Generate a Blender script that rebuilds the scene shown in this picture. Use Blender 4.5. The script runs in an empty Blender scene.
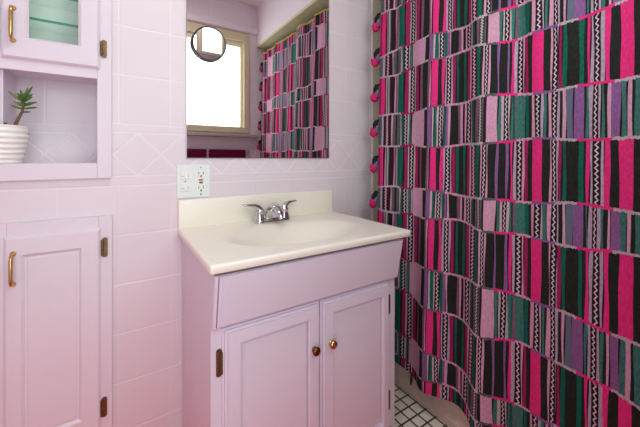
import bpy, bmesh, math, random
from mathutils import Vector, Matrix
random.seed(7)
scene = bpy.context.scene
COL = scene.collection
PI = math.pi

# ------------------------------------------------------------------ materials
def lin(c):
    return tuple(((x/12.92) if x <= .04045 else ((x+.055)/1.055)**2.4) for x in [v/255 for v in c])

def mat(name, rgb, rough=.5, metal=0., noise=.0, nscale=40., bump=0., bscale=200., coat=0., spec=.5):
    m = bpy.data.materials.new(name); m.use_nodes = True
    nt = m.node_tree; b = nt.nodes['Principled BSDF']
    c = (*lin(rgb), 1)
    b.inputs['Base Color'].default_value = c
    b.inputs['Roughness'].default_value = rough
    b.inputs['Metallic'].default_value = metal
    b.inputs['Coat Weight'].default_value = coat
    b.inputs['Specular IOR Level'].default_value = spec
    tc = nt.nodes.new('ShaderNodeTexCoord')
    if noise > 0:
        n = nt.nodes.new('ShaderNodeTexNoise'); n.inputs['Scale'].default_value = nscale
        n.inputs['Detail'].default_value = 4
        nt.links.new(tc.outputs['Object'], n.inputs['Vector'])
        mx = nt.nodes.new('ShaderNodeMix'); mx.data_type = 'RGBA'
        mx.inputs[6].default_value = tuple(min(1, x*(1+noise)) for x in c[:3])+(1,)
        mx.inputs[7].default_value = tuple(x*(1-noise) for x in c[:3])+(1,)
        nt.links.new(n.outputs['Fac'], mx.inputs[0]); nt.links.new(mx.outputs[2], b.inputs['Base Color'])
    if bump > 0:
        n = nt.nodes.new('ShaderNodeTexNoise'); n.inputs['Scale'].default_value = bscale
        nt.links.new(tc.outputs['Object'], n.inputs['Vector'])
        bp = nt.nodes.new('ShaderNodeBump'); bp.inputs['Strength'].default_value = bump
        bp.inputs['Distance'].default_value = .002
        nt.links.new(n.outputs['Fac'], bp.inputs['Height']); nt.links.new(bp.outputs['Normal'], b.inputs['Normal'])
    return m

class NT:
    """tiny node-math helper"""
    def __init__(s, nt): s.nt = nt
    def m(s, op, a, b=None, c=None):
        n = s.nt.nodes.new('ShaderNodeMath'); n.operation = op
        for i, v in enumerate((a, b, c)):
            if v is None: continue
            if isinstance(v, (int, float)): n.inputs[i].default_value = v
            else: s.nt.links.new(v, n.inputs[i])
        return n.outputs[0]
    def line(s, d, w):      # soft 1..0 mask, 1 on the line
        n = s.nt.nodes.new('ShaderNodeMapRange'); n.interpolation_type = 'SMOOTHSTEP'
        s.nt.links.new(d, n.inputs[0])
        n.inputs[1].default_value = w*.35; n.inputs[2].default_value = w
        n.inputs[3].default_value = 1; n.inputs[4].default_value = 0
        return n.outputs[0]

PINK = (222, 213, 219)
def tile_mat(name, axis, xoff=.006, plain_top=None, band=True):
    """scored pink wall tile: square tiles, a band of diamonds between two thin liners (world height z)"""
    m = bpy.data.materials.new(name); m.use_nodes = True
    nt = m.node_tree; b = nt.nodes['Principled BSDF']; k = NT(nt)
    tc = nt.nodes.new('ShaderNodeNewGeometry'); sp = nt.nodes.new('ShaderNodeSeparateXYZ')
    nt.links.new(tc.outputs['Position'], sp.inputs[0])
    x = sp.outputs[axis]; z = sp.outputs[2]
    def near(v, off, per):     # distance to the nearest multiple
        return k.m('PINGPONG', k.m('SUBTRACT', v, off), per/2)
    def gt(v, t): return k.m('GREATER_THAN', v, t)
    def lt(v, t): return k.m('LESS_THAN', v, t)
    W = .0052
    # PINGPONG(v, s) is 0 at multiples of 2s
    lines = []
    up = gt(z, 1.36); low = lt(z, 1.126)
    hu = k.line(near(z, 1.368, .198), W); hl = k.line(near(z, 1.118, .198), W)
    lines += [k.m('MULTIPLY', hu, up), k.m('MULTIPLY', hl, low)]
    for zz in (1.334, 1.158):
        lines.append(k.line(k.m('ABSOLUTE', k.m('SUBTRACT', z, zz)), W))
    vv = k.line(near(x, xoff, .19), W)
    lines.append(k.m('MULTIPLY', vv, up)); lines.append(k.m('MULTIPLY', k.m('MULTIPLY', vv, low), .35))
    # diamonds
    tri = k.m('MULTIPLY', near(x, xoff+.151, .17), .088/.085)
    dz = k.m('ABSOLUTE', k.m('SUBTRACT', z, 1.246))
    dd = k.line(k.m('MULTIPLY', k.m('ABSOLUTE', k.m('SUBTRACT', tri, dz)), .7), W)
    mid = k.m('MULTIPLY', gt(z, 1.16), lt(z, 1.332))
    lines.append(k.m('MULTIPLY', dd, mid))
    acc = lines[0]
    for l in lines[1:]: acc = k.m('MAXIMUM', acc, l)
    mx = nt.nodes.new('ShaderNodeMix'); mx.data_type = 'RGBA'
    nz = nt.nodes.new('ShaderNodeTexNoise'); nz.inputs['Scale'].default_value = 3
    nt.links.new(tc.outputs['Position'], nz.inputs['Vector'])
    c1 = nt.nodes.new('ShaderNodeMix'); c1.data_type = 'RGBA'
    c1.inputs[6].default_value = (*lin(PINK), 1); c1.inputs[7].default_value = (*lin((222, 209, 216)), 1)
    nt.links.new(nz.outputs['Fac'], c1.inputs[0])
    nt.links.new(c1.outputs[2], mx.inputs[6]); mx.inputs[7].default_value = (*lin((230, 221, 227)), 1)
    nt.links.new(acc, mx.inputs[0]); nt.links.new(mx.outputs[2], b.inputs['Base Color'])
    bp = nt.nodes.new('ShaderNodeBump'); bp.inputs['Strength'].default_value = .45; bp.inputs['Distance'].default_value = .0018
    inv = k.m('MULTIPLY_ADD', nz.outputs['Fac'], .3, k.m('SUBTRACT', 1, acc))
    nt.links.new(inv, bp.inputs['Height']); nt.links.new(bp.outputs['Normal'], b.inputs['Normal'])
    b.inputs['Roughness'].default_value = .38
    return m

def floor_mat():
    m = bpy.data.materials.new('floor_tile'); m.use_nodes = True
    nt = m.node_tree; b = nt.nodes['Principled BSDF']; k = NT(nt)
    tc = nt.nodes.new('ShaderNodeNewGeometry'); sp = nt.nodes.new('ShaderNodeSeparateXYZ')
    nt.links.new(tc.outputs['Position'], sp.inputs[0])
    P = .056
    a = k.line(k.m('PINGPONG', k.m('SUBTRACT', sp.outputs[0], 1.268), P/2), .0062)
    c = k.line(k.m('PINGPONG', k.m('SUBTRACT', sp.outputs[1], -.371), P/2), .0062)
    acc = k.m('MAXIMUM', a, c)
    nz = nt.nodes.new('ShaderNodeTexNoise'); nz.inputs['Scale'].default_value = 30
    nt.links.new(tc.outputs['Position'], nz.inputs['Vector'])
    c1 = nt.nodes.new('ShaderNodeMix'); c1.data_type = 'RGBA'
    c1.inputs[6].default_value = (*lin((246, 240, 224)), 1); c1.inputs[7].default_value = (*lin((228, 221, 205)), 1)
    nt.links.new(nz.outputs['Fac'], c1.inputs[0])
    mx = nt.nodes.new('ShaderNodeMix'); mx.data_type = 'RGBA'
    nt.links.new(c1.outputs[2], mx.inputs[6]); mx.inputs[7].default_value = (*lin((58, 48, 44)), 1)
    nt.links.new(acc, mx.inputs[0]); nt.links.new(mx.outputs[2], b.inputs['Base Color'])
    bp = nt.nodes.new('ShaderNodeBump'); bp.inputs['Strength'].default_value = .6; bp.inputs['Distance'].default_value = .002
    nt.links.new(k.m('SUBTRACT', 1, acc), bp.inputs['Height']); nt.links.new(bp.outputs['Normal'], b.inputs['Normal'])
    b.inputs['Roughness'].default_value = .4
    return m

def cloth(name, rgb, rgb2=None):
    """woven cotton: warp threads as fine noise in colour and bump"""
    m = bpy.data.materials.new(name); m.use_nodes = True
    nt = m.node_tree; b = nt.nodes['Principled BSDF']
    tc = nt.nodes.new('ShaderNodeTexCoord'); mp = nt.nodes.new('ShaderNodeMapping')
    mp.inputs['Scale'].default_value = (1, 1, .35)
    nt.links.new(tc.outputs['Object'], mp.inputs[0])
    n = nt.nodes.new('ShaderNodeTexNoise'); n.inputs['Scale'].default_value = 260; n.inputs['Detail'].default_value = 3
    nt.links.new(mp.outputs[0], n.inputs['Vector'])
    r = nt.nodes.new('ShaderNodeMapRange'); nt.links.new(n.outputs['Fac'], r.inputs[0])
    r.inputs[1].default_value = .3; r.inputs[2].default_value = .7
    mx = nt.nodes.new('ShaderNodeMix'); mx.data_type = 'RGBA'
    c = lin(rgb); d = lin(rgb2) if rgb2 else tuple(x*.8 for x in c)
    mx.inputs[6].default_value = (*d, 1); mx.inputs[7].default_value = (*c, 1)
    nt.links.new(r.outputs[0], mx.inputs[0]); nt.links.new(mx.outputs[2], b.inputs['Base Color'])
    bp = nt.nodes.new('ShaderNodeBump'); bp.inputs['Strength'].default_value = .25; bp.inputs['Distance'].default_value = .0015
    nt.links.new(n.outputs['Fac'], bp.inputs['Height']); nt.links.new(bp.outputs['Normal'], b.inputs['Normal'])
    b.inputs['Roughness'].default_value = .95; b.inputs['Specular IOR Level'].default_value = .1
    return m

def zigzag(name, fg, bg, half=.0095, width=.15):
    """woven zigzag: UV x runs across the stripe, UV y in metres along it"""
    m = bpy.data.materials.new(name); m.use_nodes = True
    nt = m.node_tree; b = nt.nodes['Principled BSDF']; k = NT(nt)
    uv = nt.nodes.new('ShaderNodeUVMap'); uv.uv_map = 'UVMap'
    sp = nt.nodes.new('ShaderNodeSeparateXYZ'); nt.links.new(uv.outputs[0], sp.inputs[0])
    t = k.m('DIVIDE', k.m('PINGPONG', sp.outputs[1], half), half)
    d = k.m('ABSOLUTE', k.m('SUBTRACT', sp.outputs[0], k.m('MULTIPLY_ADD', t, .36, .32)))
    msk = k.line(d, width*1.25)
    mx = nt.nodes.new('ShaderNodeMix'); mx.data_type = 'RGBA'
    mx.inputs[6].default_value = (*lin(bg), 1); mx.inputs[7].default_value = (*lin(fg), 1)
    nt.links.new(msk, mx.inputs[0]); nt.links.new(mx.outputs[2], b.inputs['Base Color'])
    b.inputs['Roughness'].default_value = .95; b.inputs['Specular IOR Level'].default_value = .1
    return m

def glass_pane(name, tint, refl=.08):
    m = bpy.data.materials.new(name); m.use_nodes = True
    nt = m.node_tree; nt.nodes.remove(nt.nodes['Principled BSDF'])
    t = nt.nodes.new('ShaderNodeBsdfTransparent'); t.inputs[0].default_value = (*tint, 1)
    g = nt.nodes.new('ShaderNodeBsdfGlossy'); g.inputs['Roughness'].default_value = .02
    mx = nt.nodes.new('ShaderNodeMixShader'); mx.inputs[0].default_value = refl
    nt.links.new(t.outputs[0], mx.inputs[1]); nt.links.new(g.outputs[0], mx.inputs[2])
    nt.links.new(mx.outputs[0], nt.nodes['Material Output'].inputs[0])
    return m

def emit(name, rgb, s):
    m = bpy.data.materials.new(name); m.use_nodes = True
    nt = m.node_tree; nt.nodes.remove(nt.nodes['Principled BSDF'])
    e = nt.nodes.new('ShaderNodeEmission'); e.inputs[0].default_value = (*rgb, 1); e.inputs[1].default_value = s
    nt.links.new(e.outputs[0], nt.nodes['Material Output'].inputs[0])
    return m

WINDOW_POWER = 5.5
CEIL_FILL_POWER = 7.6
DOORWAY_FILL_POWER = 11.5

M = dict(
    tile_x=tile_mat('tile_wall', 0), tile_y=tile_mat('tile_side_wall', 1), tile_n=tile_mat('tile_niche', 0, xoff=-.245+.19),
    paint=mat('pink_paint', (222, 212, 221), .42, bump=.05, bscale=60),
    vanity=mat('pink_cabinet_paint', (220, 209, 222), .38, bump=.05, bscale=70),
    ceiling=mat('ceiling_paint', (236, 226, 228), .8, bump=.1, bscale=90),
    olive=mat('cream_olive_paint', (228, 221, 196), .5, bump=.05),
    window=mat('window_frame_paint', (205, 194, 160), .45),
    soffit=mat('olive_plaster', (190, 186, 150), .6, noise=.1, nscale=12),
    lip=mat('cream_trim', (232, 222, 208), .4),
    floor=floor_mat(),
    marble=mat('cultured_marble', (240, 235, 222), .3, noise=.03, nscale=6),
    chrome=mat('chrome', (205, 206, 208), .07, 1),
    brass=mat('brass', (206, 170, 104), .2, 1, noise=.1, nscale=60),
    oldbrass=mat('aged_brass', (120, 84, 46), .3, 1, noise=.25, nscale=90),
    hinge=mat('antique_hinge', (118, 98, 68), .4, .8, noise=.6, nscale=160, bump=.5, bscale=300),
    plate=mat('white_plate', (226, 234, 232), .35),
    device=mat('white_device', (236, 238, 234), .3),
    slot=mat('dark_slot', (40, 34, 32), .6), red=mat('red_button', (190, 60, 35), .5), black=mat('black_button', (35, 28, 26), .5),
    mirror=mat('mirror_silver', (243, 243, 243), .0, 1),
    edge=mat('mirror_edge', (150, 140, 145), .3, .6),
    rim=mat('black_rim', (45, 45, 50), .3),
    granite=mat('granite', (165, 160, 152), .35, noise=.45, nscale=70),
    towel=mat('maroon_towel', (92, 16, 52), .95, noise=.25, nscale=120, bump=.7, bscale=250, spec=.1),
    tub=mat('tub_enamel', (208, 184, 168), .4, noise=.22, nscale=26),
    pot=mat('white_ceramic', (238, 238, 232), .28),
    soil=mat('soil', (62, 46, 38), .95, noise=.4, nscale=80),
    leaf=mat('succulent_leaf', (74, 108, 48), .4, noise=.3, nscale=40),
    leaf2=mat('succulent_leaf_tip', (120, 128, 66), .4, noise=.3, nscale=40),
    stem=mat('succulent_stem', (112, 82, 62), .7, noise=.2, nscale=60),
    mint=mat('mint_back', (232, 246, 238), .5),
    shelf_edge=mat('green_glass_edge', (28, 150, 112), .15),
    shelf_top=glass_pane('shelf_glass', (.965, .99, .98), .06),
    pane=glass_pane('cabinet_glass', (.97, .992, .98), .04),
    frosted=emit('frosted_window_daylight', (.88, 1.0, .97), WINDOW_POWER),
    lamp=emit('added_lamp_dome', (.93, 1.0, .95), 4.0),
    bounce_rug=mat('red_bounce_rug', (236, 50, 44), .95, noise=.15, nscale=150, bump=.8, bscale=300),  # red of the unseen rug, chosen for its bounce
    yellow=mat('yellow_trim', (205, 165, 60), .8),
    pom_pink=cloth('pompom_pink', (222, 44, 118)), pom_dark=cloth('pompom_black', (44, 40, 46)), pom_gray=cloth('tassel_gray', (120, 105, 130)),
)

# ------------------------------------------------------------------ objects
ORG = {}
def obj(name, bm, m, parent=None, smooth=False, autosmooth=None):
    me = bpy.data.meshes.new(name)
    bmesh.ops.recalc_face_normals(bm, faces=bm.faces)
    bm.to_mesh(me); bm.free()
    o = bpy.data.objects.new(name, me); COL.objects.link(o)
    for x in (m if isinstance(m, (list, tuple)) else [m]): me.materials.append(x)
    if parent is not None:
        org = ORG[parent.name]; me.transform(Matrix.Translation(-org)); o.parent = parent; ORG[o.name] = org
    else: ORG[o.name] = Vector((0, 0, 0))
    if smooth:
        me.polygons.foreach_set('use_smooth', [True]*len(me.polygons))
        if autosmooth: me.set_sharp_from_angle(angle=math.radians(autosmooth))
    return o

def thing(name, label, cat, loc, group=None):
    o = bpy.data.objects.new(name, None); COL.objects.link(o)
    o.location = loc; o.empty_display_size = .05
    o['label'] = label; o['category'] = cat
    if group: o['group'] = group
    ORG[o.name] = Vector(loc)
    return o

def tag(o, label, cat, group=None):
    o['label'] = label; o['category'] = cat
    if group: o['group'] = group
    return o

def struct(name, bm, m, parent=None, **k):
    o = obj(name, bm, m, parent, **k)
    if parent is None: o['kind'] = 'structure'
    return o

def new(): return bmesh.new()
def box(bm, x0, x1, y0, y1, z0, z1, bev=0., seg=2, mi=0):
    vs = [bm.verts.new((x, y, z)) for x in (x0, x1) for y in (y0, y1) for z in (z0, z1)]
    fs = [bm.faces.new([vs[i] for i in f]) for f in ((0,1,3,2),(4,6,7,5),(0,4,5,1),(2,3,7,6),(0,2,6,4),(1,5,7,3))]
    for f in fs: f.material_index = mi
    if bev:
        es = list({e for f in fs for e in f.edges})
        bmesh.ops.bevel(bm, geom=es, offset=bev, segments=seg, profile=.5, affect='EDGES')
    return bm
def B(*a, **k): return box(new(), *a, **k)

def tube(bm, pts, rad, seg=12, cap=True, flat=None):
    """swept tube; rad may be a list; flat=(ax,ay) squashes the section"""
    pts = [Vector(p) for p in pts]; n = len(pts)
    rad = rad if isinstance(rad, (list, tuple)) else [rad]*n
    rings = []; up = Vector((0, 0, 1)); prev = None
    for i, p in enumerate(pts):
        d = (pts[min(i+1, n-1)]-pts[max(i-1, 0)]).normalized()
        if prev is None:
            a = up if abs(d.z) < .9 else Vector((1, 0, 0))
            s = d.cross(a).normalized()
        else: s = (prev-d*prev.dot(d)).normalized()
        prev = s; t = d.cross(s)
        fx, fy = flat[i] if flat else (1, 1)
        rings.append([bm.verts.new(p+(s*math.cos(k*2*PI/seg)*fx+t*math.sin(k*2*PI/seg)*fy)*rad[i]) for k in range(seg)])
    for a, b in zip(rings, rings[1:]):
        for k in range(seg): bm.faces.new((a[k], a[(k+1) % seg], b[(k+1) % seg], b[k]))
    if cap: bm.faces.new(rings[0]); bm.faces.new(rings[-1][::-1])
    return bm

def lathe(bm, prof, c, axis='Z', seg=32, squash=(1, 1)):
    """revolve (r, h) pairs"""
    rings = []
    for r, h in prof:
        ring = []
        for k in range(seg):
            a = 2*PI*k/seg; u, v = r*math.cos(a)*squash[0], r*math.sin(a)*squash[1]
            p = {'Z': (u, v, h), 'Y': (u, h, v), 'X': (h, u, v)}[axis]
            ring.append(bm.verts.new(Vector(c)+Vector(p)))
        rings.append(ring)
    for a, b in zip(rings, rings[1:]):
        for k in range(seg): bm.faces.new((a[k], a[(k+1) % seg], b[(k+1) % seg], b[k]))
    bm.faces.new(rings[0]); bm.faces.new(rings[-1])
    return bm

def ring_panel(x0, x1, z0, z1, rings, close=True):
    """stepped rectangular relief facing -y: rings of (inset, y) or ((l, r, b, t), y)"""
    bm = new(); prev = None
    for ins, y in rings:
        l, r, b, t = ins if isinstance(ins, tuple) else (ins,)*4
        cur = [bm.verts.new(p) for p in ((x0+l, y, z0+b), (x1-r, y, z0+b), (x1-r, y, z1-t), (x0+l, y, z1-t))]
        if prev:
            for k in range(4): bm.faces.new((prev[k], prev[(k+1) % 4], cur[(k+1) % 4], cur[k]))
        else: first = cur
        prev = cur
    if close: bm.faces.new(prev); bm.faces.new(first[::-1])
    else:
        for k in range(4): bm.faces.new((prev[k], prev[(k+1) % 4], first[(k+1) % 4], first[k]))
    return bm

def prism(bm, prof, x0, x1):      # profile of (y, z) extruded along x
    a = [bm.verts.new((x0, y, z)) for y, z in prof]; b = [bm.verts.new((x1, y, z)) for y, z in prof]
    n = len(prof)
    for k in range(n): bm.faces.new((a[k], a[(k+1) % n], b[(k+1) % n], b[k]))
    bm.faces.new(a[::-1]); bm.faces.new(b)
    return bm

# ------------------------------------------------------------------ room
XL, XH, XT, XA = -1.0, 1.228, 1.358, 2.02     # left wall, header face, start of the alcove finish, alcove wall
YW, ZC = -1.637, 2.81
struct('floor', B(XL-.1, XA+.1, YW-.2, .3, -.1, 0), M['floor'])
struct('ceiling', B(XL-.1, XA+.1, YW-.2, .3, ZC, ZC+.1), M['ceiling'])
bm = new()
box(bm, XL-.1, -.34, 0, .3, 0, ZC); box(bm, -.03, XT, 0, .3, 0, ZC)
box(bm, -.34, -.03, 0, .3, .99, 1.16); box(bm, -.34, -.03, 0, .3, 2.3, ZC); box(bm, -.34, -.03, .25, .3, 0, 2.3)
struct('wall_back', bm, M['tile_x'])
struct('wall_left', B(XL-.1, XL, YW, 0, 0, ZC), M['tile_y'])
WX0, WX1, WZ0, WZ1 = .33, 1.136, 1.485, 2.495
bm = new()
box(bm, XL-.1, -.62, YW-.15, YW, 0, ZC); box(bm, -.62, .22, YW-.15, YW, 2.06, ZC); box(bm, .22, WX0, YW-.15, YW, 0, ZC); box(bm, WX1, XA+.1, YW-.15, YW, 0, ZC)
box(bm, WX0, WX1, YW-.15, YW, 0, WZ0); box(bm, WX0, WX1, YW-.15, YW, WZ1, ZC)
struct('wall_front', bm, M['tile_x'])
bm = new(); box(bm, XH, XT, YW, 0, 2.40, ZC)
struct('wall_right', bm, M['paint'])
bm = new(); box(bm, XH-.006, XT+.004, YW, 0, 2.378, 2.40)
struct('trim_1', bm, M['soffit'])
bm = new()
box(bm, XT, XA+.1, 0, .1, 0, ZC); box(bm, XA, XA+.1, YW, 0, 0, ZC); 
struct('wall_alcove', bm, M['olive'])
struct('trim_2', B(XT-.004, XT+.012, -.006, 0, 0, 2.378, bev=.002), M['lip'])
struct('trim_3', prism(new(), [(YW, 2.503), (YW+.02, 2.503), (YW+.032, 2.515), (YW+.032, 2.555), (YW+.02, 2.575), (YW, 2.575)], XL, XH), M['paint'])
struct('door_added', ring_panel(-.69, .29, -.02, 2.13, [(0, YW-.0005), (0, YW+.016), (.058, YW+.016), (.07, YW+.010), (.07, YW-.16), (.0, YW-.16)], close=False), M['window'])  # unseen doorway, added as an opening for the fill light
struct('floor_bounce_rug', (lambda bm: (box(bm, XL, .225, -1.60, -.03, .0, .012), box(bm, .225, 1.02, -1.60, -.56, .0, .012), bm)[2])(new()), M['bounce_rug'])  # unseen rug added to bounce red light onto the lower cabinets and walls
hd = bpy.data.lights.new('doorway_fill', 'AREA'); hd.shape = 'RECTANGLE'; hd.size = .8; hd.size_y = 1.5; hd.energy = DOORWAY_FILL_POWER; hd.color = (.91, .98, 1.02)  # fill light added outside the doorway to brighten surfaces facing it
ho = bpy.data.objects.new('doorway_fill', hd); COL.objects.link(ho); ho.location = (-.20, YW-.2, 1.28); ho.rotation_euler = (PI/2, 0, 0)
# window
w = obj('window_1', ring_panel(WX0, WX1, WZ0, WZ1, [(0, YW-.1), (0, YW+.015), ((.05, .05, .05, .08), YW+.015), ((.05, .05, .05, .08), YW-.03), ((.056, .056, .056, .086), YW-.03), ((.056, .056, .056, .086), YW-.1)], close=False), M['window']); w['kind'] = 'structure'
obj('window_sash', ring_panel(WX0+.05, WX1-.05, WZ0+.05, WZ1-.05, [(0, YW-.08), (0, YW-.020), ((.03, .03, .012, .085), YW-.020), ((.03, .03, .012, .085), YW-.08)], close=False), M['olive'], w)
g = obj('window_pane', B(WX0+.053, WX1-.053, YW-.075, YW-.068, WZ0+.051, WZ1-.095), M['frosted'], w)
struct('window_sill', B(WX0-.12, XH-.004, YW, YW+.07, 1.437, 1.464, bev=.004), M['granite'])

# unseen ceiling lamp above the frame, a guess added to light the room
t = thing('added_ceiling_light', 'unseen round ceiling lamp added to light the middle of the bathroom', 'light', (.15, -.95, ZC))
obj('added_lamp_base', lathe(new(), [(.16, -.03), (.17, -.015), (.17, 0)], (.15, -.95, ZC), seg=40), M['chrome'], t, smooth=True, autosmooth=40)
obj('added_lamp_shade', lathe(new(), [(.03, -.10), (.08, -.09), (.125, -.065), (.15, -.03), (.15, -.028)], (.15, -.95, ZC), seg=40), M['lamp'], t, smooth=True, autosmooth=60)
ld = bpy.data.lights.new('ceiling_fill', 'AREA'); ld.shape = 'DISK'; ld.size = .34; ld.energy = CEIL_FILL_POWER; ld.color = (1.0, 1.0, .96)  # fill light below the added lamp
lo = bpy.data.objects.new('ceiling_fill', ld); COL.objects.link(lo); lo.location = (.15, -.95, ZC-.11)

# ------------------------------------------------------------------ built-in wall cabinet with niche
def brass_pull(name, x, z0, z1, parent, m):
    bm = new(); y0 = -.031; y1 = -.062
    tube(bm, [(x, y0-.002, z1+.002), (x, y0-.014, z1+.001), (x, y1+.004, z1-.002), (x, y1, z1-.010), (x, y1-.001, z1-.02),
              (x, y1-.001, z0+.02), (x, y1, z0+.010), (x, y1+.004, z0+.002), (x, y0-.014, z0-.001), (x, y0-.002, z0-.002)],
         [.0075, .005, .0048, .0052, .0058, .0058, .0052, .0048, .005, .0075], seg=14)
    for zz in (z0-.002, z1+.002): lathe(bm, [(.008, -.004), (.0095, -.002), (.0095, .0)], (x, y0, zz), axis='Y', seg=16)
    return obj(name, bm, m, parent, smooth=True, autosmooth=50)

def strap_hinge(x, y, z, h, parent, w=.018, side=1):
    """antique leaf with a knuckle barrel along the door side; decorative ends"""
    bm = new()
    prof = [(-w/2, -h*.44), (-w*.2, -h*.5), (w*.2, -h*.5), (w/2, -h*.44), (w/2, h*.44), (w*.2, h*.5), (-w*.2, h*.5), (-w/2, h*.44)]
    a = [bm.verts.new((x+p, y, z+q)) for p, q in prof]; b = [bm.verts.new((x+p, y-.003, z+q)) for p, q in prof]
    n = len(prof)
    for k in range(n): bm.faces.new((a[k], a[(k+1) % n], b[(k+1) % n], b[k]))
    bm.faces.new(a); bm.faces.new(b)
    bx = x+side*w*.42
    for k in range(3): tube(bm, [(bx, y-.005, z-h*.40+k*h*.27), (bx, y-.005, z-h*.40+(k+.92)*h*.27)], .0048, seg=10)
    lathe(bm, [(.001, -.0045), (.004, -.004), (.0045, -.003)], (x-side*w*.15, y, z+h*.32), axis='Y', seg=12)
    lathe(bm, [(.001, -.0045), (.004, -.004), (.0045, -.003)], (x-side*w*.15, y, z-h*.32), axis='Y', seg=12)
    return obj('hinge', bm, M['hinge'], parent, smooth=True, autosmooth=40)

CX0, CX1 = -.385, -.018
t = thing('wall_cabinet', 'pink built-in wall cabinet with glass door above an open niche', 'cabinet', (-.2, 0, 1.15))
bm = new(); f0, f1 = 0.001, -.020
box(bm, -.065, CX1, f1, f0, 1.151, 2.35, bev=.002); box(bm, CX0, -.338, f1, f0, 1.151, 2.35, bev=.002)
box(bm, -.338, -.065, f1, f0, 1.151, 1.211, bev=.002); box(bm, -.338, -.065, f1, f0, 1.534, 1.60, bev=.002)
box(bm, -.338, -.065, f1, f0, 2.26, 2.35, bev=.002)
obj('face_frame', bm, M['paint'], t)
obj('niche_back', B(-.339, -.031, .17, .18, 1.17, 1.60), M['tile_n'], t)
bm = new()
box(bm, -.339, -.031, .0015, .17, 1.165, 1.209); box(bm, -.339, -.031, .0015, .17, 1.545, 1.60)
box(bm, -.339, -.330, .0015, .17, 1.209, 1.545); box(bm, -.040, -.031, .0015, .17, 1.209, 1.545)
obj('niche_lining', bm, M['paint'], t)
bm = new(); box(bm, -.339, -.031, .14, .15, 1.60, 2.29)
obj('cabinet_back', bm, M['mint'], t)
bm = new(); box(bm, -.339, -.330, .0015, .14, 1.60, 2.29); box(bm, -.040, -.031, .0015, .14, 1.60, 2.29); box(bm, -.339, -.031, .0015, .14, 2.28, 2.292)
obj('cabinet_lining', bm, M['mint'], t)
for zz in (1.733, 1.832, 2.05):
    s = obj('glass_shelf', B(-.329, -.041, .02, .138, zz-.003, zz+.003), M['shelf_top'], t)
    obj('shelf_edge', B(-.329, -.041, .014, .0199, zz-.004, zz+.004, bev=.001), M['shelf_edge'], s)
d = obj('door', ring_panel(-.331, -.054, 1.569, 2.30, [(0, -.0185), (0, -.021), (.004, -.024), (.004, -.029), (.010, -.034), ((.062, .058, .072, .07), -.034), ((.066, .062, .076, .074), -.031), ((.072, .068, .081, .08), -.026), ((.072, .068, .081, .08), -.0185)], close=False), M['paint'], t)
obj('glass', B(-.270, -.110, -.0235, -.0205, 1.640, 2.225), M['pane'], d)
brass_pull('handle', -.298, 1.632, 1.738, d, M['brass'])
strap_hinge(-.043, f1-.0005, 1.652, .068, t, side=-1)
strap_hinge(-.043, f1-.0005, 2.22, .068, t, side=-1)

# lower built-in cupboard
t = thing('linen_cupboard', 'pink built-in cupboard with raised panel door below the niche', 'cupboard', (-.2, 0, 0))
bm = new()
box(bm, -.060, CX1+.002, f1, f0, .01, 1.005, bev=.002); box(bm, CX0, -.317, f1, f0, .01, 1.005, bev=.002)
box(bm, -.317, -.060, f1, f0, .955, 1.005, bev=.002); box(bm, -.317, -.060, f1, f0, .01, .2, bev=.002)
obj('face_frame', bm, M['paint'], t)
d = obj('door', ring_panel(-.325, -.052, .175, .962, [(0, -.0185), (0, -.021), (.004, -.024), (.004, -.029), (.010, -.034), ((.048, .060, .074, .066), -.034), ((.052, .064, .079, .071), -.030), ((.056, .068, .083, .075), -.0265), ((.061, .073, .088, .080), -.0265), ((.064, .076, .091, .083), -.0285)]), M['paint'], t)
brass_pull('handle', -.298, .802, .902, d, M['brass'])
strap_hinge(-.040, f1-.0005, .884, .076, t, side=-1)
strap_hinge(-.042, f1-.0005, .266, .076, t, side=-1)

# potted succulent in the niche
PX, PY, PZ = -.342, .03, 1.2092
PX = -.346
t = thing('potted_succulent', 'small jade succulent in a ribbed white pot inside the niche', 'plant', (PX, PY, PZ))
prof = [(.001, .002), (.05, 0), (.056, .002)]
n = 44
for i in range(n+1):
    h = .004+.126*i/n; base = .056+.019*min(1, (h/.09))**.8
    prof.append((base+.0024*math.sin(2*PI*h/.0185), h))
prof += [(.074, .134), (.069, .134), (.066, .128), (.064, .10), (.001, .098)]
bm = new(); lathe(bm, prof, (PX, PY, PZ), seg=48)
for v in bm.verts:     # the ribs tilt a little round the pot
    a = math.atan2(v.co.y-PY, v.co.x-PX); h = v.co.z-PZ
    if .004 < h < .13: v.co.z += .003*math.sin(2*a+.6)*math.sin(PI*h/.134)
obj('pot', bm, M['pot'], t, smooth=True, autosmooth=60)
obj('soil', lathe(new(), [(.001, .118), (.04, .116), (.066, .113), (.066, .105), (.001, .105)], (PX, PY, PZ), seg=32), M['soil'], t, smooth=True)

def leaf(bm, p, d, L, w):
    d = Vector(d).normalized(); p = Vector(p)
    s = d.cross(Vector((0, -1, .2))).normalized(); up = s.cross(d)
    pts = [p, p+d*L*.2, p+d*L*.5+up*.002, p+d*L*.8+up*.003, p+d*L+up*.003]
    tube(bm, pts, [w*.35, w*.75, w, w*.75, w*.15], seg=8)
def shoot(pts, r0, r1, parent, spec):
    bm = new(); n = len(pts); tube(bm, pts, [r0+(r1-r0)*i/(n-1) for i in range(n)], seg=10)
    st = obj('stem', bm, M['stem'], parent, smooth=True)
    for i, (f, dx, dz, dy, L, w) in enumerate(spec):
        q = f*(n-1); a = int(min(q, n-2)); p = Vector(pts[a]).lerp(Vector(pts[a+1]), q-a)
        b2 = new(); leaf(b2, p, (dx, dy, dz), L, w)
        obj('leaf', b2, M['leaf2'] if i % 4 == 3 else M['leaf'], st, smooth=True)
y0 = PY-.01
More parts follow.
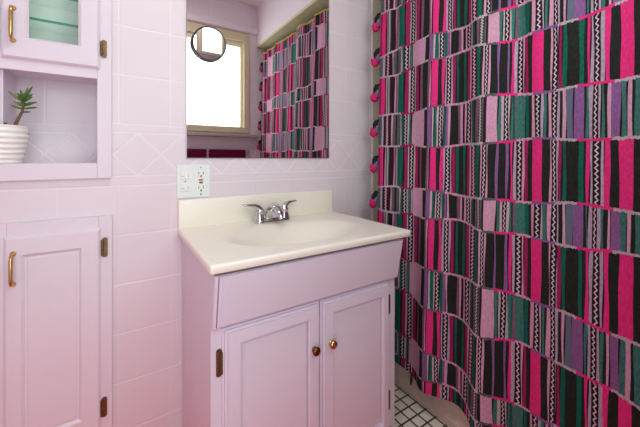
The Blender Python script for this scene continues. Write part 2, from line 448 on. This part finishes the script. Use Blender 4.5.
shoot([(-.306, y0, 1.325), (-.302, y0, 1.350), (-.294, y0-.002, 1.372), (-.285, y0-.004, 1.392), (-.281, y0-.005, 1.415), (-.280, y0-.006, 1.438)], .0058, .0035, t,
      [(.62, 1, .0, -.2, .026, .0036), (.70, -1, .35, -.1, .034, .0042), (.72, 1, .12, -.3, .046, .0042), (.78, -1, .6, -.3, .030, .0045),
       (.80, .9, .3, -.4, .038, .0045), (.84, -1, .3, .2, .026, .004), (.86, 1, .28, .2, .038, .0045), (.90, -.9, .85, -.2, .054, .0047),
       (.93, .9, .6, -.4, .036, .0046), (.95, -.5, .9, -.5, .034, .0048), (.97, .3, .9, -.6, .034, .005), (1, .25, 1, .1, .046, .0046), (1, .85, .8, .2, .034, .0045),
       (1, .55, 1, -.2, .058, .0045), (.88, 0, .3, -1, .024, .005), (.8, .2, .1, -1, .022, .005), (1, -.25, 1, 0, .036, .0045)])
shoot([(-.336, y0-.006, 1.325), (-.335, y0-.008, 1.338), (-.333, y0-.01, 1.346)], .0035, .003, t,
      [(.9, 1, .5, -.2, .016, .004), (.9, -1, .6, -.2, .018, .004), (1, .2, 1, -.3, .012, .004)])

# ------------------------------------------------------------------ outlet plate
t = thing('outlet_plate', 'white electrical plate with two switches and a socket above the sink', 'outlet', (.288, 0, 1.125))
ox0, ox1, oz0, oz1 = .218, .360, 1.053, 1.199
obj('plate', B(ox0, ox1, -.007, -.0003, oz0, oz1, bev=.003), M['plate'], t)
sx, rx = .2535, .319
for zz in (1.152, 1.100):
    bm = new(); pr_ = []
    for k in range(13):
        a = -PI/2+PI*k/12; pr_.append((sx+.006+.020*math.cos(a), zz+.020*math.sin(a)))
    pr_ += [(sx-.021, zz+.020), (sx-.021, zz-.020)]
    a = [bm.verts.new((x, -.0068, z)) for x, z in pr_]; b = [bm.verts.new((sx+(x-sx)*.94, -.010, zz+(z-zz)*.92)) for x, z in pr_]
    for k in range(len(a)): bm.faces.new((a[k], a[(k+1) % len(a)], b[(k+1) % len(a)], b[k]))
    bm.faces.new(a); bm.faces.new(b)
    s = obj('switch', bm, M['device'], t)
    bm = new(); box(bm, sx-.018, sx-.004, -.0112, -.0098, zz-.004, zz-.002); box(bm, sx+.010, sx+.012, -.0112, -.0098, zz-.008, zz+.006)
    box(bm, sx-.016, sx+.012, -.0108, -.0098, zz-.0155, zz-.0145)
    obj('switch_mark', bm, mat('switch_mark_gray', (150, 156, 156), .5), s)  # thin gray bars on the switch face
r = obj('socket', B(rx-.021, rx+.021, -.010, -.0066, 1.126-.046, 1.126+.046, bev=.002), M['device'], t)
for zz in (1.158, 1.094):
    bm = new(); box(bm, rx-.011, rx-.008, -.0106, -.0096, zz-.002, zz+.010); box(bm, rx+.008, rx+.011, -.0106, -.0096, zz-.002, zz+.010)
    lathe(bm, [(.004, -.0106), (.004, -.0096)], (rx, 0, zz-.010), axis='Y', seg=12)
    obj('socket_slot', bm, M['slot'], r)
obj('red_button', B(rx-.0095, rx+.0095, -.0122, -.0096, 1.1275, 1.1345, bev=.0008), M['red'], r)
obj('black_button', B(rx-.008, rx+.008, -.0122, -.0096, 1.1155, 1.1225, bev=.0008), M['black'], r)
for zz in (1.187, 1.066):
    obj('screw', lathe(new(), [(.001, -.0085), (.003, -.008), (.0036, -.0068)], (rx, 0, zz), axis='Y', seg=12), M['slot'] if zz < 1.1 else M['edge'], t)
obj('screw', lathe(new(), [(.001, -.0085), (.003, -.008), (.0036, -.0068)], (sx, 0, 1.126), axis='Y', seg=12), M['edge'], t)

# ------------------------------------------------------------------ big mirror + shaving mirror
t = thing('wall_mirror', 'large frameless wall mirror above the sink', 'mirror', (.64, 0, 1.23))
obj('mirror_glass', B(.2585, 1.0225, -.0062, -.0004, 1.2305, 2.1985), M['mirror'], t)
obj('mirror_edge', ring_panel(.2565, 1.0245, 1.2285, 2.2005, [(0, -.0003), (0, -.0062), (.003, -.0066), (.003, -.0063), (.0018, -.0006)], close=False), M['edge'], t)
# shaving mirror: shallow convex disc stuck on the big mirror
mc = Vector((.352, -.026, 1.748))
t = thing('shaving_mirror', 'small round black-rimmed mirror stuck on the large mirror', 'mirror', mc)
rot = Matrix.Translation(mc) @ Matrix.Rotation(math.radians(-1.5), 4, 'Z') @ Matrix.Rotation(math.radians(8.5), 4, 'X') @ Matrix.Translation(-mc)
R0, RC = .0735, .60
prof = []
for i in range(13):
    r_ = R0*i/12+.0003; prof.append((r_, -.004-(math.sqrt(RC**2-r_**2)-math.sqrt(RC**2-R0**2))))
prof.append((R0, .0))
bm = new(); lathe(bm, prof, mc, axis='Y', seg=56); bm.transform(rot)
obj('mirror_glass', bm, M['mirror'], t, smooth=True, autosmooth=60)
bm = new(); lathe(bm, [(.0733, -.0046), (.0745, -.0052), (.0755, -.004), (.0758, .005), (.072, .009), (.001, .010), (.001, .001), (.072, .001)], mc, axis='Y', seg=56); bm.transform(rot)
obj('rim', bm, M['rim'], t, smooth=True, autosmooth=40)
bm = new(); lathe(bm, [(.022, .0185), (.022, .014), (.012, .011), (.012, .004)], mc, axis='Y', seg=24)
obj('suction_cup', bm, M['rim'], t, smooth=True, autosmooth=40)

# ------------------------------------------------------------------ vanity
VX0, VX1, VF = .240, 1.028, -.51
t = thing('vanity_cabinet', 'pink sink cabinet with two raised panel doors and slanted top panel', 'cabinet', (.63, -.25, 0))
bm = new()
box(bm, VX0, VX0+.016, VF, -.002, .004, .884); box(bm, VX1-.016, VX1, VF, -.002, .004, .884)
box(bm, VX0+.016, VX1-.016, VF, VF+.018, .70, .884); box(bm, VX0+.016, VX0+.06, VF, VF+.018, .004, .70); box(bm, VX1-.06, VX1-.016, VF, VF+.018, .004, .70)
box(bm, .60, .66, VF, VF+.018, .06, .70); box(bm, VX0+.016, VX1-.016, VF, VF+.018, .004, .06)
box(bm, VX0+.016, VX1-.016, VF+.018, -.012, .06, .076); box(bm, VX0+.016, VX1-.016, -.012, -.002, .004, .884)
obj('body', bm, M['vanity'], t)
# slanted false drawer front, stepped round its edge
yb, yt, zb, zt = VF-.016, -.560, .709, .884
bm = new()
def sl(f, out): return yb+(yt-yb)*f-out
H_ = zt-zb
rr = [((0, 0, 0, 0), None), ((0, 0, 0, 0), .0), ((.003, .003, .003, .001), .003), ((.010, .010, .005, .002), .003), ((.0103, .0103, .0052, .0022), -.007), ((.0128, .0128, .0062, .0028), -.007), ((.013, .013, .0064, .003), .008), ((.018, .018, .008, .004), .008), ((.021, .021, .012, .006), .012)]
prev = None
for (l, r_, b_, tt), out in rr:
    cs = []
    for (xx, zz) in ((VX0+l, zb+b_), (VX1-r_, zb+b_), (VX1-r_, zt-tt), (VX0+l, zt-tt)):
        yy = VF-.0003 if out is None else sl((zz-zb)/H_, out)
        cs.append(bm.verts.new((xx, yy, zz)))
    if prev:
        for k in range(4): bm.faces.new((prev[k], prev[(k+1) % 4], cs[(k+1) % 4], cs[k]))
    else: bm.faces.new(cs)
    prev = cs
bm.faces.new(prev)
obj('slanted_panel', bm, M['vanity'], t)
for (x0, x1, kx, km, lh, hx, ins) in ((.273, .6275, .596, 'oldbrass', -1, .2645, (.058, .050, .066, .056)), (.6335, .980, .670, 'brass', 1, .9905, (.052, .043, .066, .056))):
    l, r_, b_, t_ = ins
    def I(e): return (l+e, r_+e, b_+e, t_+e)
    d = obj('door', ring_panel(x0, x1, .046, .7025, [(0, VF-.0005), (0, VF-.008), (.0055, VF-.009), (.006, VF-.017), (.013, VF-.018), (.0135, VF-.025),
            (I(-.005), VF-.025), (I(-.0045), VF-.020), (I(.001), VF-.019), (I(.0013), VF-.003), (I(.0040), VF-.003), (I(.0043), VF-.010), (I(.010), VF-.010), (I(.012), VF-.0125)]), M['vanity'], t)
    bm = new(); lathe(bm, [(.010, VF-.0245), (.0095, VF-.027), (.0065, VF-.029), (.0065, VF-.032), (.012, VF-.036), (.0155, VF-.040), (.0158, VF-.044), (.0135, VF-.048), (.007, VF-.0505), (.001, VF-.051)], (kx, 0, .542), axis='Y', seg=28)
    obj('knob', bm, M[km], d, smooth=True, autosmooth=50)
    for zz in (.596, .180): strap_hinge(hx, VF-.0005, zz, .086, t, w=.017, side=-lh)

# counter top with integral oval basin
ZT, TH = .922, .027
KX0, KX1, KY0, KY1 = .222, 1.058, -.578, -.0005
BC, BA, BB, BD = (.640, -.318), .300, .190, .105
def depth(x, y):
    r_ = math.sqrt(((x-BC[0])/BA)**2+((y-BC[1])/BB)**2)
    s = max(0., min(1., (1.06-r_)/.80))
    return BD*(s*s*(3-2*s))**1.0
t = thing('bathroom_sink', 'cream cultured marble counter with built-in oval sink basin', 'countertop', (.64, -.29, .895))
bm = new(); NX, NY = 120, 84
RB = .008
def prof_pos(k, n, a, b):
    return a+(b-a)*k/n
g = [[None]*(NY+1) for _ in range(NX+1)]
for i in range(NX+1):
    for j in range(NY+1):
        x, y = prof_pos(i, NX, KX0+RB, KX1-RB), prof_pos(j, NY, KY0+RB, KY1)
        g[i][j] = bm.verts.new((x, y, ZT-depth(x, y)))
for i in range(NX):
    for j in range(NY): bm.faces.new((g[i][j], g[i+1][j], g[i+1][j+1], g[i][j+1]))
# rounded outer edge, three free sides then the wall side
border = [g[0][j] for j in range(NY, -1, -1)]+[g[i][0] for i in range(1, NX+1)]+[g[NX][j] for j in range(1, NY+1)]
def outv(v, e, dz):
    x, y, z = v.co
    ox = -e if abs(x-(KX0+RB)) < 1e-5 else (e if abs(x-(KX1-RB)) < 1e-5 else 0)
    oy = -e if abs(y-(KY0+RB)) < 1e-5 else 0
    if ox and oy: ox *= .75; oy *= .75
    return bm.verts.new((x+ox, y+oy, ZT-dz))
prev = border
for e, dz in ((RB*.5, RB*.13), (RB*.87, RB*.5), (RB, RB), (RB, TH-.003), (RB-.003, TH)):
    cur = [outv(v, e, dz) for v in border]
    for k in range(len(cur)-1): bm.faces.new((prev[k], prev[k+1], cur[k+1], cur[k]))
    prev = cur
vt = obj('counter', bm, M['marble'], t, smooth=True, autosmooth=60)
bm = new(); RBs = .006
box(bm, .2235, 1.040, -.022, -.0005, ZT-.002, 1.047, bev=.005, seg=3)
obj('backsplash', bm, M['marble'], t, smooth=True, autosmooth=60)
bm = new(); lathe(bm, [(.03, -.004), (.03, .0), (.022, .002), (.017, -.001), (.001, -.002)], (BC[0], BC[1], ZT-BD+.006), seg=28)
obj('drain', bm, M['chrome'], t, smooth=True, autosmooth=40)

# ------------------------------------------------------------------ faucet
FX, FY, FZ = .636, -.082, ZT
t = thing('sink_faucet', 'chrome two-lever faucet on the cream counter behind the basin', 'faucet', (FX, FY, FZ))
bm = new()
pr_ = []
for k in range(40):
    a = 2*PI*k/40; cx_ = .066*(1 if math.cos(a) > 0 else -1)
    pr_.append((FX+cx_+.026*math.cos(a), FY+.027*math.sin(a)))
lv = [[bm.verts.new((FX+(x-FX)*s1, FY+(y-FY)*s2, FZ+h)) for x, y in pr_] for s1, s2, h in ((1, 1, .0003), (1, 1, .009), (.97, .92, .014), (.92, .78, .017))]
for a, b in zip(lv, lv[1:]):
    for k in range(40): bm.faces.new((a[k], a[(k+1) % 40], b[(k+1) % 40], b[k]))
bm.faces.new(lv[0]); bm.faces.new(lv[-1])
obj('base', bm, M['chrome'], t, smooth=True, autosmooth=50)
# spout: broad arch falling towards the basin
sp_ = [(FX, FY+.006, FZ+.012), (FX, FY+.004, FZ+.036), (FX, FY-.004, FZ+.060), (FX, FY-.020, FZ+.074), (FX, FY-.045, FZ+.074), (FX, FY-.070, FZ+.062), (FX, FY-.088, FZ+.046), (FX, FY-.094, FZ+.034)]
bm = new(); tube(bm, sp_, [.040, .034, .028, .025, .023, .020, .017, .0135], seg=24, flat=[(.55, 1.15), (.6, 1.1), (.7, 1.1), (.7, 1.1), (.65, 1.1), (.7, 1.05), (.8, 1), (.9, 1)])
s = obj('spout', bm, M['chrome'], t, smooth=True, autosmooth=60)
bm = new(); tube(bm, [(FX, FY-.092, FZ+.038), (FX, FY-.097, FZ+.026)], .0095, seg=16)
obj('aerator', bm, M['chrome'], s, smooth=True, autosmooth=50)
for sgn in (-1, 1):
    hx = FX+sgn*.064
    bm = new(); lathe(bm, [(.026, .015), (.025, .022), (.021, .034), (.0195, .046), (.021, .054), (.019, .062), (.012, .068), (.001, .070)], (hx, FY, FZ), seg=28)
    h = obj('handle', bm, M['chrome'], t, smooth=True, autosmooth=55)
    dirx, diry = (-1.12, -.18) if sgn < 0 else (.9, .10)
    pts = [(hx-dirx*.004, FY-diry*.004, FZ+.058), (hx+dirx*.012, FY+diry*.012, FZ+.076), (hx+dirx*.028, FY+diry*.028, FZ+.084), (hx+dirx*.05, FY+diry*.05, FZ+.088), (hx+dirx*.074, FY+diry*.074, FZ+.090), (hx+dirx*.082, FY+diry*.082, FZ+.089)]
    bm = new(); tube(bm, pts, [.017, .015, .0115, .0098, .0095, .005], seg=16, flat=[(1, 1), (1, .9), (1, .8), (1.05, .62), (1.1, .55), (1, .5)])
    obj('lever', bm, M['chrome'], h, smooth=True, autosmooth=60)
bm = new(); tube(bm, [(FX, FY+.020, FZ+.014), (FX, FY+.020, FZ+.060)], .0025, seg=10); lathe(bm, [(.0055, .058), (.006, .064), (.001, .067)], (FX, FY+.020, FZ), seg=14)
obj('pop_up_rod', bm, M['chrome'], t, smooth=True, autosmooth=50)

# ------------------------------------------------------------------ bathtub in the alcove
t = thing('bathtub', 'grey beige bathtub in the alcove behind the patterned curtain', 'bathtub', (1.6, -.8, 0))
bm = new()
TX0, TX1, TY0, TY1, TZ = 1.276, XA-.003, YW+.004, -.004, .37
def rrect(x0, x1, y0, y1, r_, z, n=8):
    out = []
    for cx_, cy_, a0 in ((x1-r_, y1-r_, 0), (x0+r_, y1-r_, PI/2), (x0+r_, y0+r_, PI), (x1-r_, y0+r_, 1.5*PI)):
        for k in range(n+1):
            a = a0+PI/2*k/n; out.append(bm.verts.new((cx_+r_*math.cos(a), cy_+r_*math.sin(a), z)))
    return out
loops = [rrect(TX0, TX1, TY0, TY1, .004, .001), rrect(TX0, TX1, TY0, TY1, .004, .03), rrect(TX0+.012, TX1, TY0, TY1, .004, .04), rrect(TX0+.018, TX1, TY0, TY1, .004, TZ-.04), rrect(TX0+.008, TX1, TY0, TY1, .006, TZ-.02), rrect(TX0+.012, TX1-.002, TY0+.002, TY1-.002, .01, TZ),
         rrect(TX0+.08, TX1-.07, TY0+.09, TY1-.09, .12, TZ), rrect(TX0+.10, TX1-.09, TY0+.12, TY1-.11, .12, TZ-.03), rrect(TX0+.16, TX1-.14, TY0+.28, TY1-.17, .12, .10), rrect(TX0+.21, TX1-.19, TY0+.33, TY1-.22, .10, .08)]
for a, b in zip(loops, loops[1:]):
    n = len(a)
    for k in range(n): bm.faces.new((a[k], a[(k+1) % n], b[(k+1) % n], b[k]))
bm.faces.new(loops[0]); bm.faces.new(loops[-1])
obj('tub_shell', bm, M['tub'], t, smooth=True, autosmooth=50)

# ------------------------------------------------------------------ curtain rod and curtain
ROD_X, ROD_Z = 1.312, 2.296
t = thing('curtain_rod', 'straight cream curtain rod under the tub alcove header', 'rod', (ROD_X, -.8, ROD_Z))
obj('rod', tube(new(), [(ROD_X, YW+.004, ROD_Z), (ROD_X, -.004, ROD_Z)], .0105, seg=18), M['olive'], t, smooth=True, autosmooth=50)
for y_ in (YW+.001, -.011): obj('flange', lathe(new(), [(.03, 0), (.03, .006), (.018, .010)], (ROD_X, y_, ROD_Z), axis='Y', seg=24), M['olive'], t, smooth=True, autosmooth=40)

F0 = 315.; YAW = .572
def ratio(u):        # x/(y+1.5) on the sight line of an image column: used to measure stripe positions off the photograph
    a = (u-320)/F0
    return (math.sin(YAW)+a*math.cos(YAW))/(math.cos(YAW)-a*math.sin(YAW))
RIDGES = [(-.20, .030, -.010), (-.285, .03, .008), (-.40, .05, .004), (-.52, .055, -.036), (-.655, .05, .018), (-.79, .055, -.050), (-.915, .055, .022), (-1.04, .05, .010), (-1.14, .06, .0), (-1.26, .06, -.022), (-1.36, .04, .016), (-1.44, .035, -.018), (-1.51, .03, .014), (-1.57, .03, -.012)]
def fold(y): return sum(a*math.exp(-((y-c)/s)**2) for c, s, a in RIDGES)
def surf(y, z):
    amp = .55+.50*max(0., min(1.2, (2.0-z)/1.6))
    ripple = .006*math.sin(y*62+1.4*math.sin(z*1.3))*max(0., min(1, (z-1.2)/1.0))
    return 1.2525+.022*(z-1.2)+fold(y+.012*math.sin(z*2.1))*amp+ripple
def y_of(u):
    x = 1.25
    for _ in range(12): x = surf(x/ratio(u)-1.5, 1.23) if x/ratio(u)-1.5 > -1.7 else 1.25
    return x/ratio(u)-1.5

# colour codes of the weave
CL = dict(
    H=cloth('hot_pink', (228, 56, 132), (204, 42, 112)), M=cloth('magenta', (166, 40, 96), (132, 32, 76)), D=cloth('plum_black', (50, 28, 42)),
    K=cloth('black_green', (44, 47, 43), (31, 33, 31)), G=cloth('emerald', (26, 106, 88), (20, 84, 72)), T=cloth('teal', (70, 126, 116), (50, 96, 90)),
    L=cloth('lilac', (142, 98, 152), (118, 80, 128)), V=cloth('pale_lavender', (182, 168, 186), (152, 134, 156)), P=cloth('light_pink', (210, 164, 188), (184, 134, 160)),
    W=cloth('off_white', (196, 180, 187), (166, 148, 156)), U=cloth('mauve', (138, 94, 118), (104, 68, 90)), Y=cloth('gray_teal', (104, 106, 106), (70, 70, 72)),
    C=cloth('teal_lilac_weave', (112, 100, 132), (74, 114, 116)),
    Z=zigzag('bold_zigzag', (210, 194, 201), (40, 30, 35), width=.125), z=zigzag('pink_zigzag', (226, 176, 196), (58, 36, 46), half=.008), x=zigzag('green_zigzag', (196, 190, 190), (58, 62, 60), half=.006))
KEYS = list(CL)
# image columns where each stripe ends, read along the tall rows (A) and the short rows (B)
A_ROW = '378.3 M 380 H 383.4 D 385 P 385.8 x 389.5 D 393.8 P 394.6 U 396.6 P 397.4 G 402.7 D 404.3 M 407.9 W 409.2 Z 413.9 W 415.3 M 418.2 D 419.8 U 421.5 K 426.1 U 428 P 428.8 D 430 H 436 K 440.2 H 443.4 V 445.1 Z 450 V 451.9 M 455 D 456.4 G 458.6 K 463.4 G 465.5 D 467 M 469.7 P 471 z 476 G 478.6 K 480.3 P 482 Z 486.2 P 487.6 K 495.8 L 497.9 K 505.9 L 508.4 K 510.5 H 513.3 V 516.2 Z 522.5 P 524.6 M 527.8 K 532 H 542.2 K 549.9 P 551.4 Z 557 V 558.4 M 561.3 K 562.7 G 566.2 K 578.8 G 583.1 K 586.3 H 590.1 V 592.9 Z 600.6 V 604.6 H 609.8 K 619.6 H 633.7 K 643'
B_ROW = '378.3 Y 381 V 383 D 384.5 z 388.5 D 391 P 392 Y 395 D 396.5 Y 400 W 401.4 G 402.9 Z 407.2 W 408.6 T 410.2 D 411.4 W 412.8 P 423.3 K 426.6 L 431 W 433.2 G 436 W 437.4 Z 441.6 W 442.6 G 445.1 L 447.6 P 449.4 K 458 U 460.6 P 462.4 D 464.6 P 466.2 Z 470.7 P 471.8 G 473.6 K 475.4 U 477.5 x 481 Y 482.4 D 484.8 P 496.5 K 497.4 T 500.7 W 503 Z 507.7 W 510.1 T 512.8 G 514.3 U 516.2 T 525.5 G 528.8 K 531.6 P 534.4 Z 540.8 V 543.3 T 546 K 547.8 P 551.4 Z 557 V 559.1 K 562.7 P 566.2 C 573.5 L 583.8 K 585.9 T 588.7 V 592.2 Z 597.8 V 601.3 T 604.1 K 607.7 P 611.2 L 621 T 627.3 P 631.6 K 635.1 T 643'
DARK = 'KDZzxUY'
def parse(s):
    tok = s.split(); out = []; u = float(tok[0])
    for c, e in zip(tok[1::2], tok[2::2]): out.append((c, y_of(u), y_of(float(e)))); u = float(e)
    thin = []                      # dark binding threads where two light stripes meet
    for q, (c, a, b) in enumerate(out):
        nx = out[q+1][0] if q+1 < len(out) else 'K'
        if c in DARK or nx in DARK or (a-b) < .004: thin.append((c, a, b)); continue
        thin += [(c, a, b+.0016), ('D', b+.0016, b)]
    out = thin
    y = out[-1][2]; k = 8
    while y > -1.60:           # the weave carries on towards the window wall in the same order
        c, a, b = out[k]; wd = (a-b)*.95; e = max(y-wd, -1.603); out.append((c, y, e)); y = e; k += 1
    return out
ROWA, ROWB = parse(A_ROW), parse(B_ROW)
Y0, Y1 = ROWA[0][1], -1.603
ROWS = []   # (kind, z_top, z_bottom)
zz = 2.305
cuts = [('A', 2.305, 2.222), ('B', 2.222, 2.042), ('A', 2.042, 1.808), ('B', 1.808, 1.688), ('A', 1.688, 1.468), ('B', 1.468, 1.290), ('A', 1.290, 1.073), ('B', 1.073, .947), ('A', .947, .717), ('B', .717, .537), ('A', .537, .322), ('B', .322, .205), ('A', .205, .150)]
def rowwave(y, i):   # hand-made seams do not run dead level
    return .007*math.sin(y*9+i*1.7)+.004*math.sin(y*23+i*2.9)
def wob(y, z, k):
    f = min(1., (Y0-y)/.03)*min(1, (y-Y1)/.03); f = max(0, f)
    return f*(.0014*math.sin(z*11+k*2.3)+.0009*math.sin(z*29+k*1.1))
me = bpy.data.meshes.new('curtain_fabric')
verts, faces, fm, uvs, nrm = [], [], [], [], []
def addv(y, z, off=0.):
    e = .004
    dx_dy = (surf(y+e, z)-surf(y-e, z))/(2*e); dx_dz = (surf(y, z+e)-surf(y, z-e))/(2*e)
    n = Vector((-1, dx_dy, dx_dz)).normalized()
    p = Vector((surf(y, z), y, z))+n*off
    verts.append(p); nrm.append(n); return len(verts)-1
for i, (kind, zt_, zb_) in enumerate(cuts):
    row = ROWA if kind == 'A' else ROWB
    nz = max(3, int(round((zt_-zb_)/.014)))
    for k, (c, ya, yb_) in enumerate(row):
        ny = max(1, int(math.ceil((ya-yb_)/.007)))
        idx = []
        for a in range(ny+1):
            yy0 = ya+(yb_-ya)*a/ny; col_ = []
            for b in range(nz+1):
                zt2 = zt_+(rowwave(yy0, i) if i else 0); zb2 = zb_+(rowwave(yy0, i+1) if i < len(cuts)-1 else .006*math.sin(yy0*14))
                z_ = zt2+(zb2-zt2)*b/nz
                yy = yy0+wob(yy0, z_, k)*(1-a/ny)+wob(yy0, z_, k+1)*(a/ny)
                col_.append(addv(yy, z_))
            idx.append(col_)
        for a in range(ny):
            for b in range(nz):
                faces.append((idx[a][b], idx[a][b+1], idx[a+1][b+1], idx[a+1][b])); fm.append(KEYS.index(c))
                for (aa, bb) in ((a, b), (a, b+1), (a+1, b+1), (a+1, b)):
                    uvs.append((aa/ny, (zt_+(zb_-zt_)*bb/nz)+k*.0037))
# ragged stitched seams between the rows
SEAM = [(-.2, 'V'), (-.33, 'W'), (-.42, 'M'), (-.45, 'P'), (-.52, 'W'), (-.60, 'U'), (-.66, 'P'), (-.70, 'P'), (-.80, 'W'), (-.84, 'Y'), (-.90, 'H'), (-.955, 'P'), (-1.03, 'L'), (-1.09, 'W'), (-1.18, 'H'), (-1.30, 'W'), (-1.38, 'P'), (-1.46, 'H'), (-1.7, 'W')]
for i, (kind, zt_, zb_) in enumerate(cuts[:-1]):
    y = Y0-.002
    while y > Y1+.004:
        wd = random.uniform(.003, .0055)
        c = next(cc for lim, cc in SEAM if y > lim)
        z_ = zb_+rowwave(y, i+1); h1 = random.uniform(.0025, .0060); h2 = random.uniform(.0025, .0070)
        q = [addv(y, z_+h1, .0012), addv(y-wd, z_+h1, .0012), addv(y-wd, z_-h2, .0012), addv(y, z_-h2, .0012)]
        faces.append(tuple(q[::-1])); fm.append(KEYS.index(c)); uvs += [(0, 0), (1, 0), (1, 1), (0, 1)]
        y -= wd
t = thing('shower_curtain', 'pink, green and black striped woven shower curtain with pompom edge', 'curtain', (1.25, -.85, .15))
org = ORG[t.name]
me.from_pydata([v-org for v in verts], [], faces)
for k in KEYS: me.materials.append(CL[k])
me.polygons.foreach_set('material_index', fm); me.polygons.foreach_set('use_smooth', [True]*len(faces))
uvl = me.uv_layers.new(name='UVMap'); uvl.data.foreach_set('uv', [c for uv in uvs for c in uv])
me.normals_split_custom_set_from_vertices(nrm)
fab = bpy.data.objects.new('fabric', me); COL.objects.link(fab); fab.parent = t
# yellow heading tape and hooks
bm = new(); pts = []
n = 160; prev = None
for k in range(n+1):
    y = Y0+(Y1-Y0)*k/n
    ring = [bm.verts.new((surf(y, zq)+dx_, y, zq)) for dx_, zq in ((-.003, 2.302), (-.003, 2.312), (.003, 2.312), (.003, 2.302))]
    if prev:
        for q in range(4): bm.faces.new((prev[q], prev[(q+1) % 4], ring[(q+1) % 4], ring[q]))
    prev = ring
obj('heading_tape', bm, M['yellow'], t)
for k in range(12):
    y = Y0-.03+(Y1-Y0+.06)*k/11; bm = new()
    pts = [(ROD_X+.018*math.cos(a), y, ROD_Z-.004+.019*math.sin(a)) for a in [2*PI*q/14 for q in range(14)]]
    tube(bm, pts+[pts[0]], .0016, seg=6)
    tube(bm, [(ROD_X-.018, y, ROD_Z), (surf(y, 2.30)+.001, y, 2.300)], .0016, seg=6)
    obj('ring', bm, M['chrome'], t, smooth=True)
# pompom tassels down both side edges
def pompom(y, z, side):
    x = surf(y, z)
    bm = new(); c = Vector((x-.004, y+side*.034, z-.028))
    bmesh.ops.create_icosphere(bm, subdivisions=3, radius=.022, matrix=Matrix.Translation(c))
    for v in bm.verts:
        d_ = (v.co-c).normalized(); v.co = c+d_*.022*(1+random.uniform(-.22, .22)); v.co.z = c.z+(v.co.z-c.z)*1.25
    pp = obj('pompom', bm, M['pom_pink'], t, smooth=True)
    bm = new(); tube(bm, [(x, y, z+.042), (x-.003, y+side*.014, z+.034), (x-.004, y+side*.024, z+.014), (x-.004, y+side*.028, z-.010)], [.003, .012, .016, .011], seg=10)
    for v in bm.verts: v.co += Vector([random.uniform(-.002, .002) for _ in range(3)])
    obj('tassel', bm, M['pom_dark'], pp, smooth=True)
    bm = new(); tube(bm, [(x-.002, y+side*.002, z+.010), (x-.008, y+side*.012, z-.010), (x-.008, y+side*.010, z-.034)], [.006, .012, .007], seg=8)
    obj('tassel', bm, M['pom_gray'], pp, smooth=True)
for k in range(9):
    z = 2.02-.2045*k
    pompom(Y0, z, 1)
for k in range(9):
    pompom(Y1, 2.19-.2045*k, -1)
# a loose knotted thread at the hem
bm = new(); tube(bm, [(surf(-.43, .18), -.43, .165), (surf(-.43, .18)-.004, -.432, .135), (surf(-.43, .18)-.004, -.428, .105)], [.003, .007, .004], seg=8)
obj('hem_tassel', bm, M['pom_dark'], t, smooth=True)

# ------------------------------------------------------------------ towels on a bar under the window (seen in the mirror)
t = thing('towel_bar', 'thin chrome towel bar below the window, seen in the mirror', 'towel bar', (.72, YW, 1.30))
yb_ = YW+.045
obj('bar', tube(new(), [(.30, yb_, 1.297), (1.12, yb_, 1.297)], .007, seg=14), M['chrome'], t, smooth=True, autosmooth=50)
for x in (.305, 1.115):
    bm = new(); lathe(bm, [(.02, .001), (.02, .006), (.010, .010), (.010, .052)], (x, YW, 1.297), axis='Y', seg=18)
    obj('bracket', bm, M['chrome'], t, smooth=True, autosmooth=50)
def towel(x0, x1, label):
    bm = new(); prof = []
    for k in range(9):
        a = PI*k/8; prof.append((yb_+.0165*math.cos(a), 1.2975+.0165*math.sin(a)))
    prof += [(yb_-.017, .95), (yb_-.0085, .95), (yb_-.0078, 1.297)]
    for k in range(7):
        a = PI-PI*k/6; prof.append((yb_+.0078*math.cos(a), 1.2975+.0078*math.sin(a)))
    prof += [(yb_+.0085, .92), (yb_+.017, .92)]
    prism(bm, prof, x0, x1)
    es = [e for e in bm.edges if e.is_manifold]
    return tag(obj('hand_towel', bm, M['towel'], smooth=True, autosmooth=50), label, 'towel', 'towels under the window')
towel(.40, .708, 'maroon towel reflected at the lower left corner of the mirror')
towel(.732, 1.085, 'wider maroon towel reflected beside the curtain, nearer the curtain')

# ------------------------------------------------------------------ camera, world, colour management
cam = bpy.data.cameras.new('camera'); co = bpy.data.objects.new('camera', cam); COL.objects.link(co)
cam.sensor_fit = 'HORIZONTAL'; cam.sensor_width = 36; cam.lens = F0*36/640
cam.shift_y = -(213.5-158)/640; cam.clip_start = .02
co.location = (0, -1.5, 1.23); co.rotation_euler = (PI/2, 0, -YAW)
scene.camera = co
wd = bpy.data.worlds.new('World'); scene.world = wd; wd.use_nodes = True
wd.node_tree.nodes['Background'].inputs[0].default_value = (.85, .92, 1, 1); wd.node_tree.nodes['Background'].inputs[1].default_value = 1
vs = scene.view_settings; vs.view_transform = 'Standard'; vs.look = 'None'; vs.exposure = 0.0; vs.gamma = 1; vs.use_curve_mapping = False
scene.cycles.max_bounces = 10; scene.cycles.diffuse_bounces = 6; scene.cycles.glossy_bounces = 6; scene.cycles.transparent_max_bounces = 12
scene.cycles.caustics_reflective = False; scene.cycles.caustics_refractive = False
scene.cycles.use_denoising = True
